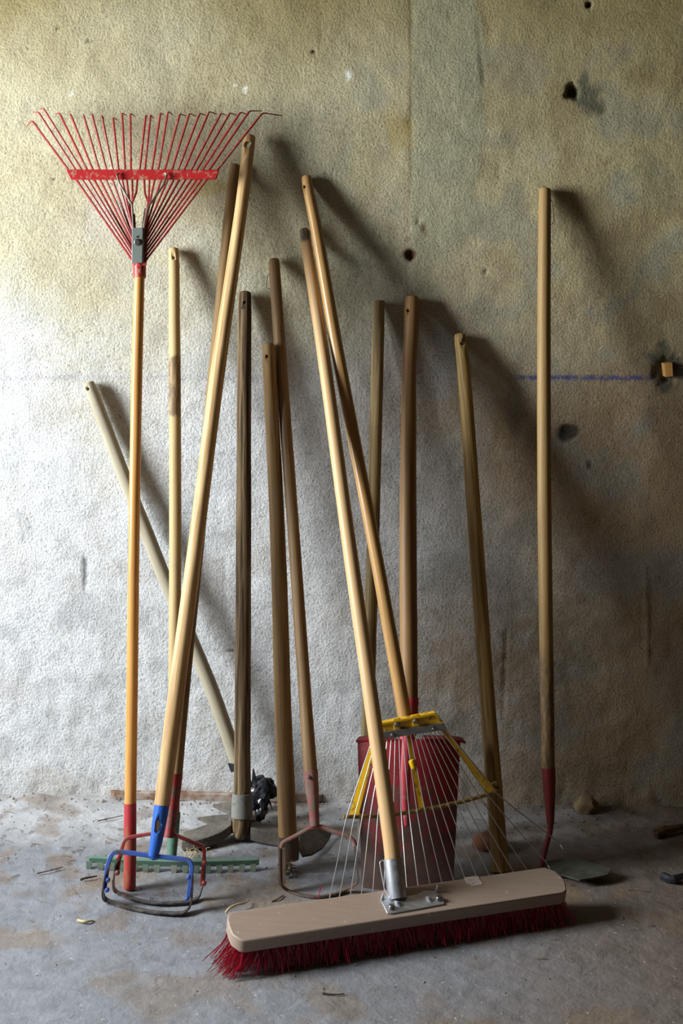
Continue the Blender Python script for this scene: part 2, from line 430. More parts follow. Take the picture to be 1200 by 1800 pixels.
M_OTHER = t_.done(t_.mix(t_.noise(p_, 3, 4), srgb(66, 44, 20), srgb(82, 56, 26)), 0.95, 0, t_.bump(t_.noise(p_, 60, 4), .4, .004), .1)
t_ = NT('dark roof boards'); p_ = t_.coords((1, 8, 1))
M_CEIL = t_.done(t_.mix(t_.noise(p_, 6, 4), srgb(46, 34, 20), srgb(66, 50, 30)), 0.8)
t_ = NT('window frame wood'); M_FRAME = t_.done(t_.mix(t_.noise(t_.coords((1, 1, .1)), 60, 4), srgb(120, 104, 80), srgb(150, 134, 108)), 0.7)
def box(mb, a, b):
    (x0, y0, z0), (x1, y1, z1) = a, b
    return mb.slab([(x0, y0, z0), (x1, y0, z0), (x1, y1, z0), (x0, y1, z0)], (0, 0, z1 - z0))
wy0, wy1, wz0, wz1 = WIN_Y - WIN_W / 2, WIN_Y + WIN_W / 2, WIN_Z - WIN_H / 2, WIN_Z + WIN_H / 2
xo = WALL_LX - 0.18
mb = MB(); box(mb, (xo, -4.6, -0.1), (WALL_LX, wy0, 2.7)); box(mb, (xo, wy1, -0.1), (WALL_LX, 0.1, 2.7))
box(mb, (xo, wy0, -0.1), (WALL_LX, wy1, wz0)); box(mb, (xo, wy0, wz1), (WALL_LX, wy1, 2.7))
struct(mb.build('wall_left', M_OTHER))
struct(box(MB(), (2.6, -4.6, -0.1), (2.78, 0.1, 2.7)).build('wall_right', M_OTHER))
struct(box(MB(), (xo, -4.78, -0.1), (2.78, -4.6, 2.7)).build('wall_front', M_OTHER))
struct(box(MB(), (xo, -4.78, 2.7), (2.78, 0.1, 2.8)).build('ceiling', M_CEIL))
win = bpy.data.objects.new('window_1', None); COL.objects.link(win); win.location = (xo + .03, WIN_Y, wz0); WL[win.name] = Vector(win.location); struct(win)
mb = MB()
for a, b in (((xo, wy0, wz0), (xo + .05, wy0 + .03, wz1)), ((xo, wy1 - .03, wz0), (xo + .05, wy1, wz1)), ((xo, wy0 + .03, wz0), (xo + .05, wy1 - .03, wz0 + .03)), ((xo, wy0 + .03, wz1 - .03), (xo + .05, wy1 - .03, wz1))):
    box(mb, a, b)
mb.build('window_frame', M_FRAME, win)

# ================================================================== the tools
class Lean:
    """a straight lean: distance from the wall for every image row between two known ones"""
    def __init__(s, yA, dA, yB, dB):
        s.dA = dA; s.zA = H - (yA - HY) * (D - dA) / F; zB = H - (yB - HY) * (D - dB) / F
        s.k = (dB - dA) / (s.zA - zB)
    def d(s, py):
        q = (py - HY) / F
        return (s.dA + s.k * (s.zA - H + q * D)) / (1 + s.k * q)
    def p(s, px, py, fwd=0.0): return P(px, py, s.d(py) + fwd)
    def m(s, w, py): return w * (D - s.d(py)) / F         # pixels to metres at that row
def handle(root, lean, pts, mat, name='handle', seed=0.0, holes=(), wob=0.05, cap0='round', cap1='flat', n=20, slots=()):
    N_ = len(pts); path = []; rad = []
    tg = [(pts[min(i + 1, N_ - 1)][0] - pts[max(i - 1, 0)][0]) / (pts[min(i + 1, N_ - 1)][1] - pts[max(i - 1, 0)][1]) for i in range(N_)]
    for i in range(N_ - 1):
        (x0, y0, w0), (x1, y1, w1) = pts[i], pts[i + 1]; dy = y1 - y0; st = max(2, min(10, int(dy / 14)))
        for k in range(st + (i == N_ - 2)):
            t = k / st; y = y0 + dy * t
            x = (2 * t ** 3 - 3 * t * t + 1) * x0 + (t ** 3 - 2 * t * t + t) * dy * tg[i] + (3 * t * t - 2 * t ** 3) * x1 + (t ** 3 - t * t) * dy * tg[i + 1]
            path.append(lean.p(x, y)); rad.append(lean.m(lerp(w0, w1, t), y) / 2)
    o = MB().tube(path, rad, n, cap0, cap1, wob, seed).build(name, mat, root)
    for hx, hy, hr in holes:
        c = lean.p(hx, hy); r = lean.m(hr, hy)
        cm = MB().tube([c + Vector((-.012, -.06, 0)), c + Vector((.012, .06, 0))], r, 14)
        cut(o, cm)
    for x0, y0, x1, y1 in slots:
        a, b = lean.p(x0, y0), lean.p(x1, y1)
        cut(o, MB().slab([a + Vector((0, -.06, 0)), Vector((b.x, a.y - .06, a.z)), Vector((b.x, b.y - .06, b.z)), Vector((a.x, b.y - .06, b.z))], (0, .16, 0)))
    return o
def cut(o, mbx):
    me = mbx.mesh('cut'); co = bpy.data.objects.new('cut', me); COL.objects.link(co); me.materials.append(o.data.materials[0])
    w = WL[o.name]; me.transform(Matrix.Translation(-w))
    par = o.parent; loc = o.location.copy(); o.parent = None; o.location = (0, 0, 0)
    b = o.modifiers.new('b', 'BOOLEAN'); b.object = co; b.operation = 'DIFFERENCE'; b.solver = 'EXACT'
    bpy.context.view_layer.update(); dg = bpy.context.evaluated_depsgraph_get()
    nm = bpy.data.meshes.new_from_object(o.evaluated_get(dg)); old = o.data
    o.modifiers.clear(); o.data = nm; nm.name = old.name
    bpy.data.objects.remove(co, do_unlink=True); bpy.data.meshes.remove(me); bpy.data.meshes.remove(old)
    o.parent = par; o.location = loc

# ---- shared materials
RUST = srgb(92, 66, 46); DARKM = srgb(52, 48, 44)
M_REDPAINT = paint('red enamel, chipped', srgb(176, 34, 36), srgb(158, 116, 92), 0.34, 0.4, 110)
M_TINE = paint('red enamel on spring wire', srgb(160, 40, 42), srgb(120, 96, 78), 0.30, 0.4, 120)
M_GREYPLATE = paint('grey plated sheet', srgb(116, 124, 118), srgb(88, 92, 88), 0.4, 0.4, 60, DUST, .2)
M_WIRE = metal('bright wire', srgb(214, 212, 206), 0.36, 0.25)
M_DARKWIRE = metal('dull wire', srgb(150, 142, 128), 0.45, 0.4)
M_GALV = metal('galvanised steel', srgb(206, 210, 216), 0.42, 0.3, srgb(150, 150, 150), .35)
M_BLUE = paint('blue enamel', srgb(40, 96, 186), srgb(92, 84, 80), 0.12, 0.38, 60)
M_BLUEWORN = paint('worn blue enamel', srgb(60, 92, 170), srgb(70, 62, 58), 0.42, 0.45, 50)
M_REDHOE = paint('faded red enamel', srgb(150, 44, 44), srgb(84, 58, 48), 0.32, 0.45, 60, DUST, .15)
M_STEEL = metal('worn dark steel', srgb(84, 82, 84), 0.42, 0.4, DUST, .5)
M_RUSTRED = paint('rusty red enamel', srgb(134, 76, 70), srgb(100, 76, 60), 0.5, 0.75, 60, DUST, .6)
M_RUSTSTEEL = paint('earth-caked rusty steel', srgb(88, 66, 48), srgb(54, 44, 36), 0.4, 0.8, 60, DUST, .25)
M_DIRTYSTEEL = paint('dusty iron', srgb(84, 80, 72), srgb(60, 54, 48), 0.4, 0.8, 50, DUST, .65)
M_GREEN = paint('green enamel', srgb(84, 128, 108), srgb(84, 78, 66), 0.2, 0.5, 60, DUST, .25)
M_TOOTH = paint('dusty green iron', srgb(92, 118, 102), srgb(96, 88, 74), .35, .8, 60, DUST, .7)
M_YELLOW = paint('yellow enamel', srgb(226, 176, 22), srgb(110, 84, 36), 0.30, 0.4, 60)
M_YELLOWRUST = paint('yellow enamel, rust stained', srgb(150, 124, 62), srgb(96, 78, 50), 0.5, 0.6, 90)
M_SHEET = metal('pressed steel strip', srgb(150, 148, 144), 0.45, 0.3, DUST, .35)
M_BOLT = metal('bolt head', srgb(140, 138, 134), 0.4, 0.3)
M_COLLAR = paint('grey steel collar', srgb(120, 122, 116), srgb(80, 74, 64), 0.4, 0.6, 50, DUST, .4)

def bolt(parent, c, r, h=0.004, mat=None, nrm=(0, -1, 0), name='bolt'):
    nrm = Vector(nrm).normalized(); c = Vector(c)
    return MB().tube([c - nrm * 0.002, c + nrm * h * 0.6, c + nrm * h], [r, r, r * 0.7], 12).build(name, mat or M_BOLT, parent)

# ------------------------------------------------------------------ 1 the red fan rake, head up
base = G(228, 1565); L = Lean(200, 0.065, 1565, -base.y)
rk = thing('fan_rake', 'red fan rake standing head up with splayed wire tines and a varnished yellow handle', 'rake', base)
W1 = wood('varnished yellow ash', srgb(210, 160, 94), srgb(184, 124, 62), 0.28, 0.35, 1.0, srgb(150, 100, 50), .25, relief=.08)
handle(rk, L, [(245, 480, 18.5), (241, 640, 19.5), (235.5, 940, 20), (231.7, 1240, 20.5), (229, 1414, 21)], W1, seed=1.1, cap0='flat', wob=.02)
t_ = NT('red paint worn off the handle end'); p_ = t_.coords((1, 1, 1), 'grain')
wr_ = t_.bw(t_.noise(t_.coords((1, 1, .5), 'grain'), 60, 5, .7), .48, .56)
M_ENDPAINT = t_.done(t_.mix(wr_, srgb(164, 40, 44), srgb(142, 78, 52)), .5)
pe = handle(rk, L, [(229, 1412, 21.6), (228.6, 1460, 22), (228.3, 1520, 22), (228, 1560, 21)], M_ENDPAINT, 'painted_end', 1.3, cap0='flat', cap1='round', wob=.02); pe['label'] = 'handle end painted red'
zz = lambda zx, zy: (30 + zx / 2.4, 170 + zy / 2.4)
def R1(zx, zy, fwd=0.0):
    x, y = zz(zx, zy); return L.p(x, y, fwd)
MB().tube([R1(516, 700), R1(517, 728), R1(517, 764)], [L.m(23, 480) / 2, L.m(22.5, 480) / 2, L.m(22, 480) / 2], 18).build('collar', M_REDPAINT, rk)
tips = [(63, 100), (90, 65), (113, 52), (178, 68), (225, 72), (280, 75), (315, 70), (357, 78), (405, 88), (443, 68), (478, 70), (543, 78), (563, 75), (605, 68), (637, 62), (687, 72), (727, 70), (770, 70), (810, 62), (860, 70), (898, 68), (942, 65), (980, 60), (1035, 68)]
bart = [212, 242, 268, 292, 317, 345, 375, 402, 427, 455, 480, 518, 540, 570, 597, 625, 655, 682, 708, 738, 762, 787, 815, 850]
barb = [250, 275, 300, 325, 350, 375, 402, 426, 443, 462, 485, 507, 535, 558, 580, 608, 635, 660, 685, 710, 735, 758, 778, 800]
hook = [(42, 124), (68, 66), (95, 52), (163, 74), (222, 78), (280, 82), (318, 84), (366, 92), (420, 98), (460, 78), (498, 82), (550, 84), (574, 92), (618, 76), (655, 76), (710, 80), (752, 82), (796, 78), (842, 74), (882, 78), (924, 78), (975, 76), (1030, 60), (1118, 80)]
for i in range(24):
    tx, ty = tips[i]; hx, hy = hook[i]
    left = i < 12; j = i if left else 23 - i
    fw = 0.004 * ((i % 3) - 1)
    cy = 690 - j * 17.5; cx = 486 if left else 543
    pts = [R1(hx, hy, -0.032), R1(tx, ty, -0.004)]
    pts += [R1(bart[i], 302, 0.0), R1(barb[i], 350, 0.0)]
    if j >= 10:
        pts += [R1(barb[i] + (2 if left else -2) * (1 if j == 10 else -2), 405, fw), R1(484 if left else 553, 450, fw)]
    pts += [R1(cx, cy, fw), R1(lerp(cx, 515, .4), cy + 40, fw * .5)]
    path = rounded(pts, 0.006, 4)
    MB().tube(path, [0.0023 if k > 5 else lerp(.0012, .0023, k / 5) for k in range(len(path))], 7).build('tine', M_TINE, rk)
mb = MB(); mb.slab([R1(204, 306, .008), R1(852, 308, .008), R1(838, 349, .008), R1(226, 350, .008)], (0, 0.014, 0))
xb = mb.build('crossbar', M_REDPAINT, rk, bevel=.0012)
for wp in ([(430, 322, .012), (421, 330, .014), (430, 362, .014), (486, 458, .016), (490, 545, .014), (495, 575, .010)],
           [(624, 322, .012), (632, 328, .014), (618, 372, .014), (552, 466, .016), (538, 530, .014), (533, 575, .010)]):
    MB().tube(rounded([R1(a, b, c) for a, b, c in wp], .006, 4), 0.0022, 8).build('stay_wire', M_DARKWIRE, rk)
for wp in ([(491, 560, .012), (489, 500, .012), (495, 495, .012), (498, 560, .012)], [(528, 560, .012), (534, 505, .012), (540, 470, .012)]):
    MB().tube(rounded([R1(a, b, c) for a, b, c in wp], .004, 4), 0.0016, 7).build('spring_wire', M_DARKWIRE, rk)
br = MB().slab([R1(484, 553, .016), R1(532, 553, .016), R1(529, 702, .016), R1(482, 702, .016)], (0.004, .034, 0)).build('bracket', M_GREYPLATE, rk, bevel=.0015)
bolt(br, R1(507, 614, .016), L.m(6, 430), .005, M_BOLT, name='rivet')
MB().tube([R1(508, 591, .0155), R1(508, 591, .0168)], L.m(1.8, 420), 10).build('hole_shade_disc', paint('black hole-shade disc', srgb(16, 15, 14), srgb(16, 15, 14), .1), br)  # solid black disc on the bracket, standing in for a hole's shade
MB().slab([R1(492, 700, .012), R1(540, 700, .012), R1(540, 712, .012), R1(492, 712, .012)], (0, .024, 0)).build('collar_band', M_REDPAINT, rk)

# ------------------------------------------------------------------ 7 the green garden rake
base = G(304, 1532); L7 = Lean(440, 0.014, 1530, -base.y - .01)
gr = thing('garden_rake', 'green iron-headed garden rake with a plain handle banded brown near its top', 'rake', base)
W7 = wood('dry pale ash', srgb(192, 168, 122), srgb(168, 142, 98), .6, .3, 1, srgb(120, 100, 70), .3, bands=((.235, .365, srgb(96, 76, 52), .9, .004),), relief=.1)
handle(gr, L7, [(305.5, 440, 18.5), (306, 480, 19), (307, 640, 21), (308, 940, 21.5), (306.5, 1200, 21.5), (305.5, 1435, 20)], W7, seed=2.3, holes=((307.5, 453.5, 3),), wob=.02)
hl = handle(gr, L7, [(305.8, 1428, 22.5), (304.5, 1455, 21), (302.5, 1490, 18), (301.5, 1512, 16)], M_GREEN, 'socket', 2.5, cap0='flat')
nb_ = 30; path = []
for k in range(nb_ + 1):
    t = k / nb_; x = lerp(157, 455, t); y = lerp(1510, 1514, t) + 5 * math.sin(math.pi * t)
    path.append(P(x, y, L7.d(1520) + 0.012 * math.sin(math.pi * t)))
MB().sweep(path, (0, -.25, 1), .0125, .007).build('rake_bar', M_GREEN, gr, bevel=.001)
for k in range(15):
    t = (k + .35) / 14.7; a = path[min(nb_, int(t * nb_))]; c = a + Vector((0, .000, -.004))
    MB().sweep([c, c + Vector((0, -.004, -.010)), c + Vector((0, -.005, -.022))], (1, 0, 0), [.012, .010, .004], [.006, .005, .003]).build('tooth', M_TOOTH, gr)

# ------------------------------------------------------------------ 6 the leaning grey handle with the pronged head
base = G(432, 1425); L6 = Lean(672, 0.018, 1425, -base.y + .01)
pf = thing('pronged_hoe', 'grey-handled hoe leaning steeply left with pointed dusty prongs at the floor', 'hoe', base)
W6 = wood('weathered grey handle', srgb(176, 168, 146), srgb(150, 142, 120), .7, .25, 1, srgb(110, 104, 90), .4, relief=.12)
handle(pf, L6, [(156, 676, 21), (165, 697, 22), (219, 840, 23), (259, 940, 24), (285, 1006, 24), (367, 1200, 25), (414, 1332, 25), (433, 1390, 24)], W6, seed=3.7, holes=((158, 683, 3.2),), wob=.02)
MB().tube([L6.p(424, 1362), L6.p(438, 1404), L6.p(440, 1420)], [.0165, .0160, .014], 16).build('socket', M_DIRTYSTEEL, pf)
for pts in ([(347, 1437, .012), (375, 1433, .02), (408, 1431, .022), (440, 1430, .022), (442, 1447, .014), (408, 1450, .012), (378, 1447, .01), (366, 1444, .01)],
            [(374, 1415, .012), (395, 1410, .022), (440, 1408, .024), (442, 1424, .018), (410, 1428, .014), (393, 1423, .012)]):
    MB().slab([G(*p) for p in pts], (0, 0, -.005)).build('prong', M_DIRTYSTEEL, pf)
mb = MB()
mb.tube([G(438, 1402, .05), G(441, 1416, .03), G(441, 1440, .015)], [.012, .011, .009], 10); mb.build('neck', M_DIRTYSTEEL, pf)

# ------------------------------------------------------------------ 5 the red stirrup hoe (behind the blue one)
base = G(280, 1582); L5 = Lean(292, 0.013, 1580, -base.y)
rh = thing('stirrup_hoe', 'faded red stirrup hoe with a brown handle, half hidden behind the blue one', 'hoe', base)
W5 = wood('brown earthy handle', srgb(150, 124, 82), srgb(112, 88, 56), .65, .5, 1, srgb(84, 62, 40), .5, relief=.2)
handle(rh, L5, [(412, 293, 19), (402, 390, 20), (378, 640, 22), (349, 940, 23), (320, 1240, 22), (309.5, 1364, 22)], W5, seed=4.4, wob=.03)
handle(rh, L5, [(309.5, 1360, 24), (304, 1415, 21), (298.5, 1455, 19), (296.5, 1472, 20)], M_REDHOE, 'socket', 4.6, cap0='flat')
def q5(zx, zy, f=0.0):
    x, y = 190 + zx / 6, 1340 + zy / 6; return L5.p(x, y, f)
MB().sweep(rounded([q5(95, 1180), q5(130, 960), q5(175, 800), q5(450, 752), q5(640, 738), q5(1005, 890), q5(1015, 960), q5(985, 1300)], .012, 5), (0, -1, .25), .0085, .006).build('frame', M_REDHOE, rh, bevel=.001)
bl = [q5(150, 985, .004), q5(85, 1060, .004), q5(50, 1300, .004)] + [G(x, y, .004) for x, y in ((203, 1567), (225, 1577), (257, 1586), (290, 1588), (330, 1585), (351, 1577))] + [q5(985, 1350, .004), q5(1020, 1240, .004), q5(1025, 1020, .004)]
MB().sweep(rounded(bl, .012, 5), (0, -1, .15), .013, .0022).build('blade', M_STEEL, rh)
for a in ((108, 1010), (98, 1165), (1012, 1275), (1018, 1060)): bolt(rh, q5(a[0], a[1], .010), .0045, .004, M_REDHOE)

# ------------------------------------------------------------------ 4 the blue stirrup hoe
base = G(262, 1600); L4 = Lean(245, 0.034, 1600, -base.y)
bh = thing('stirrup_hoe', 'bright blue stirrup hoe on a tall straw-coloured handle, foremost of the hoes', 'hoe', base)
W4 = wood('straw coloured ash', srgb(212, 180, 130), srgb(164, 126, 78), .5, .75, .8, srgb(140, 100, 56), .2, relief=.2)
handle(bh, L4, [(438, 242, 21.5), (436, 262, 22), (422, 380, 22.5), (384.5, 640, 25.5), (346, 940, 27), (307, 1240, 29), (285, 1415, 28)], W4, seed=5.2, holes=((437, 255, 6),), wob=.02)
sk = handle(bh, L4, [(285.5, 1410, 27), (280, 1445, 25.5), (274, 1482, 22), (269, 1505, 18)], M_BLUE, 'socket', 5.4, cap0='flat')
cutp = [(272, 1452.5), (277, 1453.5), (278.5, 1468), (276, 1476), (270, 1479), (267, 1474), (268.5, 1459)]
cut(sk, MB().slab([L4.p(x, y, .04) for x, y in cutp], (0, .042, 0)))
MB().tube([L4.p(276.5, 1440), L4.p(274.8, 1458), L4.p(273.8, 1465)], .0095, 14, cap1='round').build('handle_tip', W4, bh)
MB().tube([L4.p(277, 1450, -.004), L4.p(271, 1492, -.004)], .0085, 10).build('socket_lining', paint('dark socket inside', srgb(28, 26, 30), srgb(20, 18, 18), .3, .8), bh)
def q4(zx, zy, f=0.0):
    x, y = 190 + zx / 6, 1340 + zy / 6; return L4.p(x, y, f)
fr = rounded([q4(-40, 1340), q4(0, 1060), q4(50, 945), q4(180, 948), q4(480, 990), q4(700, 1010), q4(850, 1030), q4(885, 1090), q4(845, 1430)], .014, 6)
MB().sweep(fr, (0, -1, .3), .0085, .0075).build('frame', M_BLUEWORN, bh, bevel=.001)
bl = [q4(20, 1080, .005), q4(-30, 1200, .005), q4(-62, 1390, .005)] + [G(x, y, .004) for x, y in ((186, 1582), (217, 1593), (261, 1602), (300, 1605.5), (322, 1605))] + [q4(870, 1520, .005), q4(885, 1400, .005), q4(893, 1200, .005)]
MB().sweep(rounded(bl, .014, 6), (0, -1, .15), .015, .0024).build('blade', M_STEEL, bh)
for a in ((0, 1240), (-10, 1345), (848, 1215), (832, 1440)): bolt(bh, q4(a[0], a[1], .010), .0040, .004, M_BLUEWORN)
MB().tube([L4.p(263, 1503), L4.p(270, 1505), L4.p(277, 1506)], [.005, .0075, .005], 10, 'round', 'round').build('weld', M_BLUE, bh)

# ------------------------------------------------------------------ 8 the mattock with the split grey handle
base = G(424, 1492); L8 = Lean(515, 0.018, 1480, .215)
mt = thing('mattock', 'heavy mattock with a deeply weathered dark grey handle and wide dusty adze blade', 'mattock', base)
W8 = wood('deeply weathered split wood', srgb(138, 116, 84), srgb(62, 46, 28), .85, .8, .6, srgb(60, 48, 32), .3, relief=1.0, depth=.006)
handle(mt, L8, [(430.5, 517, 22), (430, 545, 24), (429, 640, 25), (428, 940, 26.5), (426.5, 1240, 28), (425.5, 1395, 30)], W8, seed=6.1, holes=((432.5, 531, 2.6),), wob=.06, n=28)
handle(mt, L8, [(425.5, 1390, 30), (424.5, 1435, 31), (422.5, 1460, 28), (421, 1470, 22)], W8, 'handle_end', 6.1, cap0='flat', cap1='round')
handle(mt, L8, [(426, 1394, 36), (425.5, 1415, 37), (425, 1436, 38)], M_COLLAR, 'eye_collar', 6.3, cap0='flat')
dfront = lambda x, y, h: G(x, y, h)
top_front = [(407, 1450, .034), (390, 1462, .030), (370, 1470, .027), (345, 1477, .024), (319, 1479, .020)]
top_back = [(322, 1462, .022), (345, 1455, .026), (370, 1446, .030), (390, 1440, .034), (407, 1432, .038)]
MB().slab([G(*p) for p in top_front + top_back], (0, 0, -.019)).build('adze_blade', M_DIRTYSTEEL, mt, bevel=.0015)
MB().slab([G(*p) for p in ((440, 1455, .034), (470, 1462, .030), (492, 1466, .028), (494, 1456, .028), (470, 1450, .030), (440, 1438, .036))], (0, 0, -.026)).build('cutter_blade', M_DIRTYSTEEL, mt, bevel=.0015)
MB().slab([G(*p) for p in ((402, 1440, .040), (450, 1442, .038), (450, 1424, .042), (402, 1422, .044))], (0, 0, -.030)).build('eye', M_DIRTYSTEEL, mt, bevel=.003)

# ------------------------------------------------------------------ 10 the rusty stirrup hoe
base = G(558, 1575); L10 = Lean(457, 0.014, 1570, -base.y)
ru = thing('stirrup_hoe', 'rusty stirrup hoe with brown handle and a big rounded frame beside the broom', 'hoe', base)
W10 = wood('brown stained handle', srgb(150, 122, 84), srgb(108, 80, 50), .55, .5, 1, srgb(90, 70, 50), .45, relief=.12)
handle(ru, L10, [(481.5, 459, 19), (483.5, 490, 20), (494, 640, 21), (516, 940, 21), (537, 1240, 23), (545.5, 1358, 24)], W10, seed=7.7, wob=.03)
handle(ru, L10, [(545.5, 1354, 26), (548.5, 1390, 23), (551.5, 1425, 18), (553, 1452, 17)], M_RUSTRED, 'socket', 7.9, cap0='flat')
bolt(ru, L10.p(543, 1366, .0125), .0032, .004, M_BOLT)
def q10(zx, zy, f=0.0):
    x, y = 480 + zx / 6.667, 1430 + zy / 6.667; return L10.p(x, y, f)
MB().tube(rounded([q10(98, 470), q10(95, 350), q10(300, 245), q10(440, 165), q10(560, 150), q10(690, 205), q10(890, 270), q10(950, 330), q10(958, 380)], .012, 6), .0042, 9).build('frame', M_RUSTRED, ru)
mb = MB(); bl = [q10(75, 405, .002), q10(72, 600, .002), q10(80, 830, .002)] + [G(x, y, .004) for x, y in ((506, 1566), (528, 1573), (555, 1577), (585, 1573), (612, 1564))] + [q10(1005, 800, .002), q10(985, 640, .002), q10(955, 380, .002)]
mb.sweep(rounded(bl, .014, 6), [Vector((0, -1, .3))] * 200, .013, .0035); mb.build('blade', M_RUSTSTEEL, ru)
MB().sweep([q10(100, 400, .004), q10(104, 600, .004), q10(105, 830, .004)], (1, 0, 0), .0125, .005).build('strap', M_RUSTSTEEL, ru)
MB().tube(rounded([L10.p(475, 481), L10.p(470.5, 484), L10.p(467.5, 503), L10.p(470, 507.5), L10.p(476, 508)], .003, 3), .0008, 6).build('hanging_loop', M_DARKWIRE, ru)

# ------------------------------------------------------------------ 9 the grub hoe in front of it
base = G(508, 1532); L9 = Lean(605, 0.100, 1532, -base.y)
gh = thing('grub_hoe', 'grub hoe with a thick two-toned rounded handle and a blunt earthy blade', 'hoe', base)
W9 = wood('two-toned old handle', srgb(168, 136, 88), srgb(120, 90, 54), .65, .55, .8, srgb(120, 112, 96), .5, relief=.25)
handle(gh, L9, [(472, 608, 21), (473, 640, 23), (479, 760, 25), (488, 940, 27), (497, 1240, 30), (503, 1400, 32), (506, 1478, 32)], W9, seed=8.5, holes=((471.5, 626, 3),), wob=.03)
handle(gh, L9, [(506, 1470, 37), (507, 1490, 38), (508, 1512, 33)], M_RUSTSTEEL, 'eye_collar', 8.8, cap0='flat')
MB().slab([G(524, 1492, .028), G(531, 1504, .016), G(548, 1501, .012), G(566, 1490, .010), G(578, 1474, .010), G(584, 1460, .012), G(572, 1453, .024), G(545, 1455, .034), G(526, 1468, .036)], (0, .002, -.005)).build('blade', M_DIRTYSTEEL, gh, bevel=.001)
mb = MB()
for k in range(26):
    a = G(500 + random.uniform(-4, 22), 1522 + random.uniform(-6, 12), .03 * random.random()); b = a + Vector((random.uniform(-.012, .012), random.uniform(-.01, .01), random.uniform(-.016, .012)))
    m_ = (a + b) / 2 + Vector((random.uniform(-.005, .005), 0, random.uniform(-.004, .006))); mb.tube([a, m_, b], .0008, 5)
for k in range(10): mb.lump(G(500 + random.uniform(-3, 16), 1524 + random.uniform(-6, 12), .012), random.uniform(.003, .007), 1, .4, 1.5, k)
rt = mb.build('root_clump', paint('dry roots and earth', srgb(118, 108, 88), srgb(70, 60, 46), .4, .95, 90), gh); rt['kind'] = 'stuff'

# ------------------------------------------------------------------ 11 the handle behind the shovel
base = G(637, 1488); L11 = Lean(527, 0.014, 1488, -base.y)
ph = thing('tool_handle', 'pale split-grained handle standing behind the left corner of the red shovel', 'handle', base)
W11 = wood('split grey-yellow wood', srgb(172, 150, 104), srgb(110, 90, 56), .7, .8, .7, srgb(84, 70, 46), .3, relief=.4)
handle(ph, L11, [(666, 529, 19.5), (665.5, 560, 20), (663, 640, 22), (655.5, 940, 22), (647, 1240, 22), (641, 1440, 22)], W11, seed=9.3, cap0='flat')
handle(ph, L11, [(641, 1430, 25), (638.5, 1470, 22), (637.5, 1486, 16)], M_DIRTYSTEEL, 'ferrule', 9.5, cap0='flat')

# ------------------------------------------------------------------ 12 the red shovel
base = G(717, 1566); L12 = Lean(525, 0.018, 1566, -base.y)
sh = thing('shovel', 'red square-mouthed shovel with dusty worn blade behind the yellow wire rake', 'shovel', base)
W12 = wood('warm brown handle', srgb(154, 120, 76), srgb(116, 84, 48), .5, .4, .9, srgb(110, 86, 54), .3, relief=.12)
handle(sh, L12, [(724, 527, 26), (723.5, 550, 28), (721.5, 600, 25.5), (719, 640, 25), (718, 760, 27), (717, 940, 30.5), (718.5, 1232, 32)], W12, seed=10.4, holes=((718.5, 546, 2.8),), wob=.02)
t_ = NT('red paint scoured to bare steel'); p_ = t_.coords(); s_ = t_.n('ShaderNodeSeparateXYZ'); t_.l(p_, s_.inputs[0])
n_ = t_.noise(p_, 26, 6, .65, .4)
w_ = t_.bw(t_.math('ADD', t_.math('MULTIPLY', s_.outputs['Z'], 2.2), t_.math('SUBTRACT', .62, n_)), .28, .52)
c_ = t_.mix(w_, t_.mix(t_.noise(p_, 60, 5), srgb(48, 38, 34), srgb(96, 70, 60)), t_.mix(t_.noise(p_, 40, 5), srgb(112, 18, 28), srgb(150, 26, 38)))
c_ = t_.mix(t_.math('MULTIPLY', t_.bw(t_.noise(p_, 80, 5, .7), .58, .72), .22), c_, DUST)
M_SHOVEL = t_.done(c_, .5, 0, t_.bump(n_, .2, .002))
M_SOCK = paint('pinkish red socket', srgb(196, 58, 76), srgb(150, 120, 110), .25, .45, 60, DUST, .2)
handle(sh, L12, [(719.5, 1226, 33), (718, 1270, 32), (713, 1330, 26), (711, 1400, 20), (714, 1450, 12)], M_SOCK, 'socket', 10.8, cap0='flat', cap1='round')
def blade(u, v):
    xl = lerp(628, 636, v); xr = lerp(809, 796, v); x = lerp(xl, xr, u); y = lerp(1300, 1568, v)
    s = (u - .5) * 2
    if v < .06: y += (1 - v / .06) * 3 * (abs(s) ** 8)
    y += 6 * v * (1 - s * s)
    f = .024 * (1 - s * s) * (1 - .55 * v)
    return L12.p(x, y, f - .012)
MB().grid_solid(blade, 20, 18, Vector((0, .0035, 0))).build('blade', M_SHOVEL, sh)
lip = [blade(u, 0.0) for u in (0, .1, .2, .3, .36)]; lip2 = [blade(u, 0) for u in (.64, .7, .8, .9, 1.0, 1.035)]
for lp in (lip, lip2): MB().sweep([p + Vector((0, .006, .001)) for p in lp], (0, 1, 0), .018, .004).build('tread', M_SHOVEL, sh)

# ------------------------------------------------------------------ 3 the yellow wire rake
bm_ = G(720, 1575)
yr = thing('wire_rake', 'wire leaf rake with yellow head and straight silver tines standing on the floor', 'rake', bm_)
L3 = Lean(313, 0.016, 1262, 0.348)
W3 = wood('honey varnished handle', srgb(188, 150, 96), srgb(154, 114, 66), .3, .4, 1, srgb(130, 92, 52), .3, relief=.08)
handle(yr, L3, [(539, 313, 18), (541, 330, 19), (556, 405, 20.5), (597, 640, 22.5), (654, 940, 22.5), (708, 1240, 25), (714, 1275, 25)], W3, seed=11.2, holes=((536.5, 329, 2.8),), wob=.02)
dP = .338
def pl(px, py, f=0.0): return P(px, py, lerp(.376, .362, (px - 670) / 115) + f)
hd = MB().slab([pl(662, 1272), pl(764, 1252.5), pl(777, 1271), pl(656, 1291)], (0, .012, 0)).build('head_plate', M_YELLOW, yr, bevel=.001)
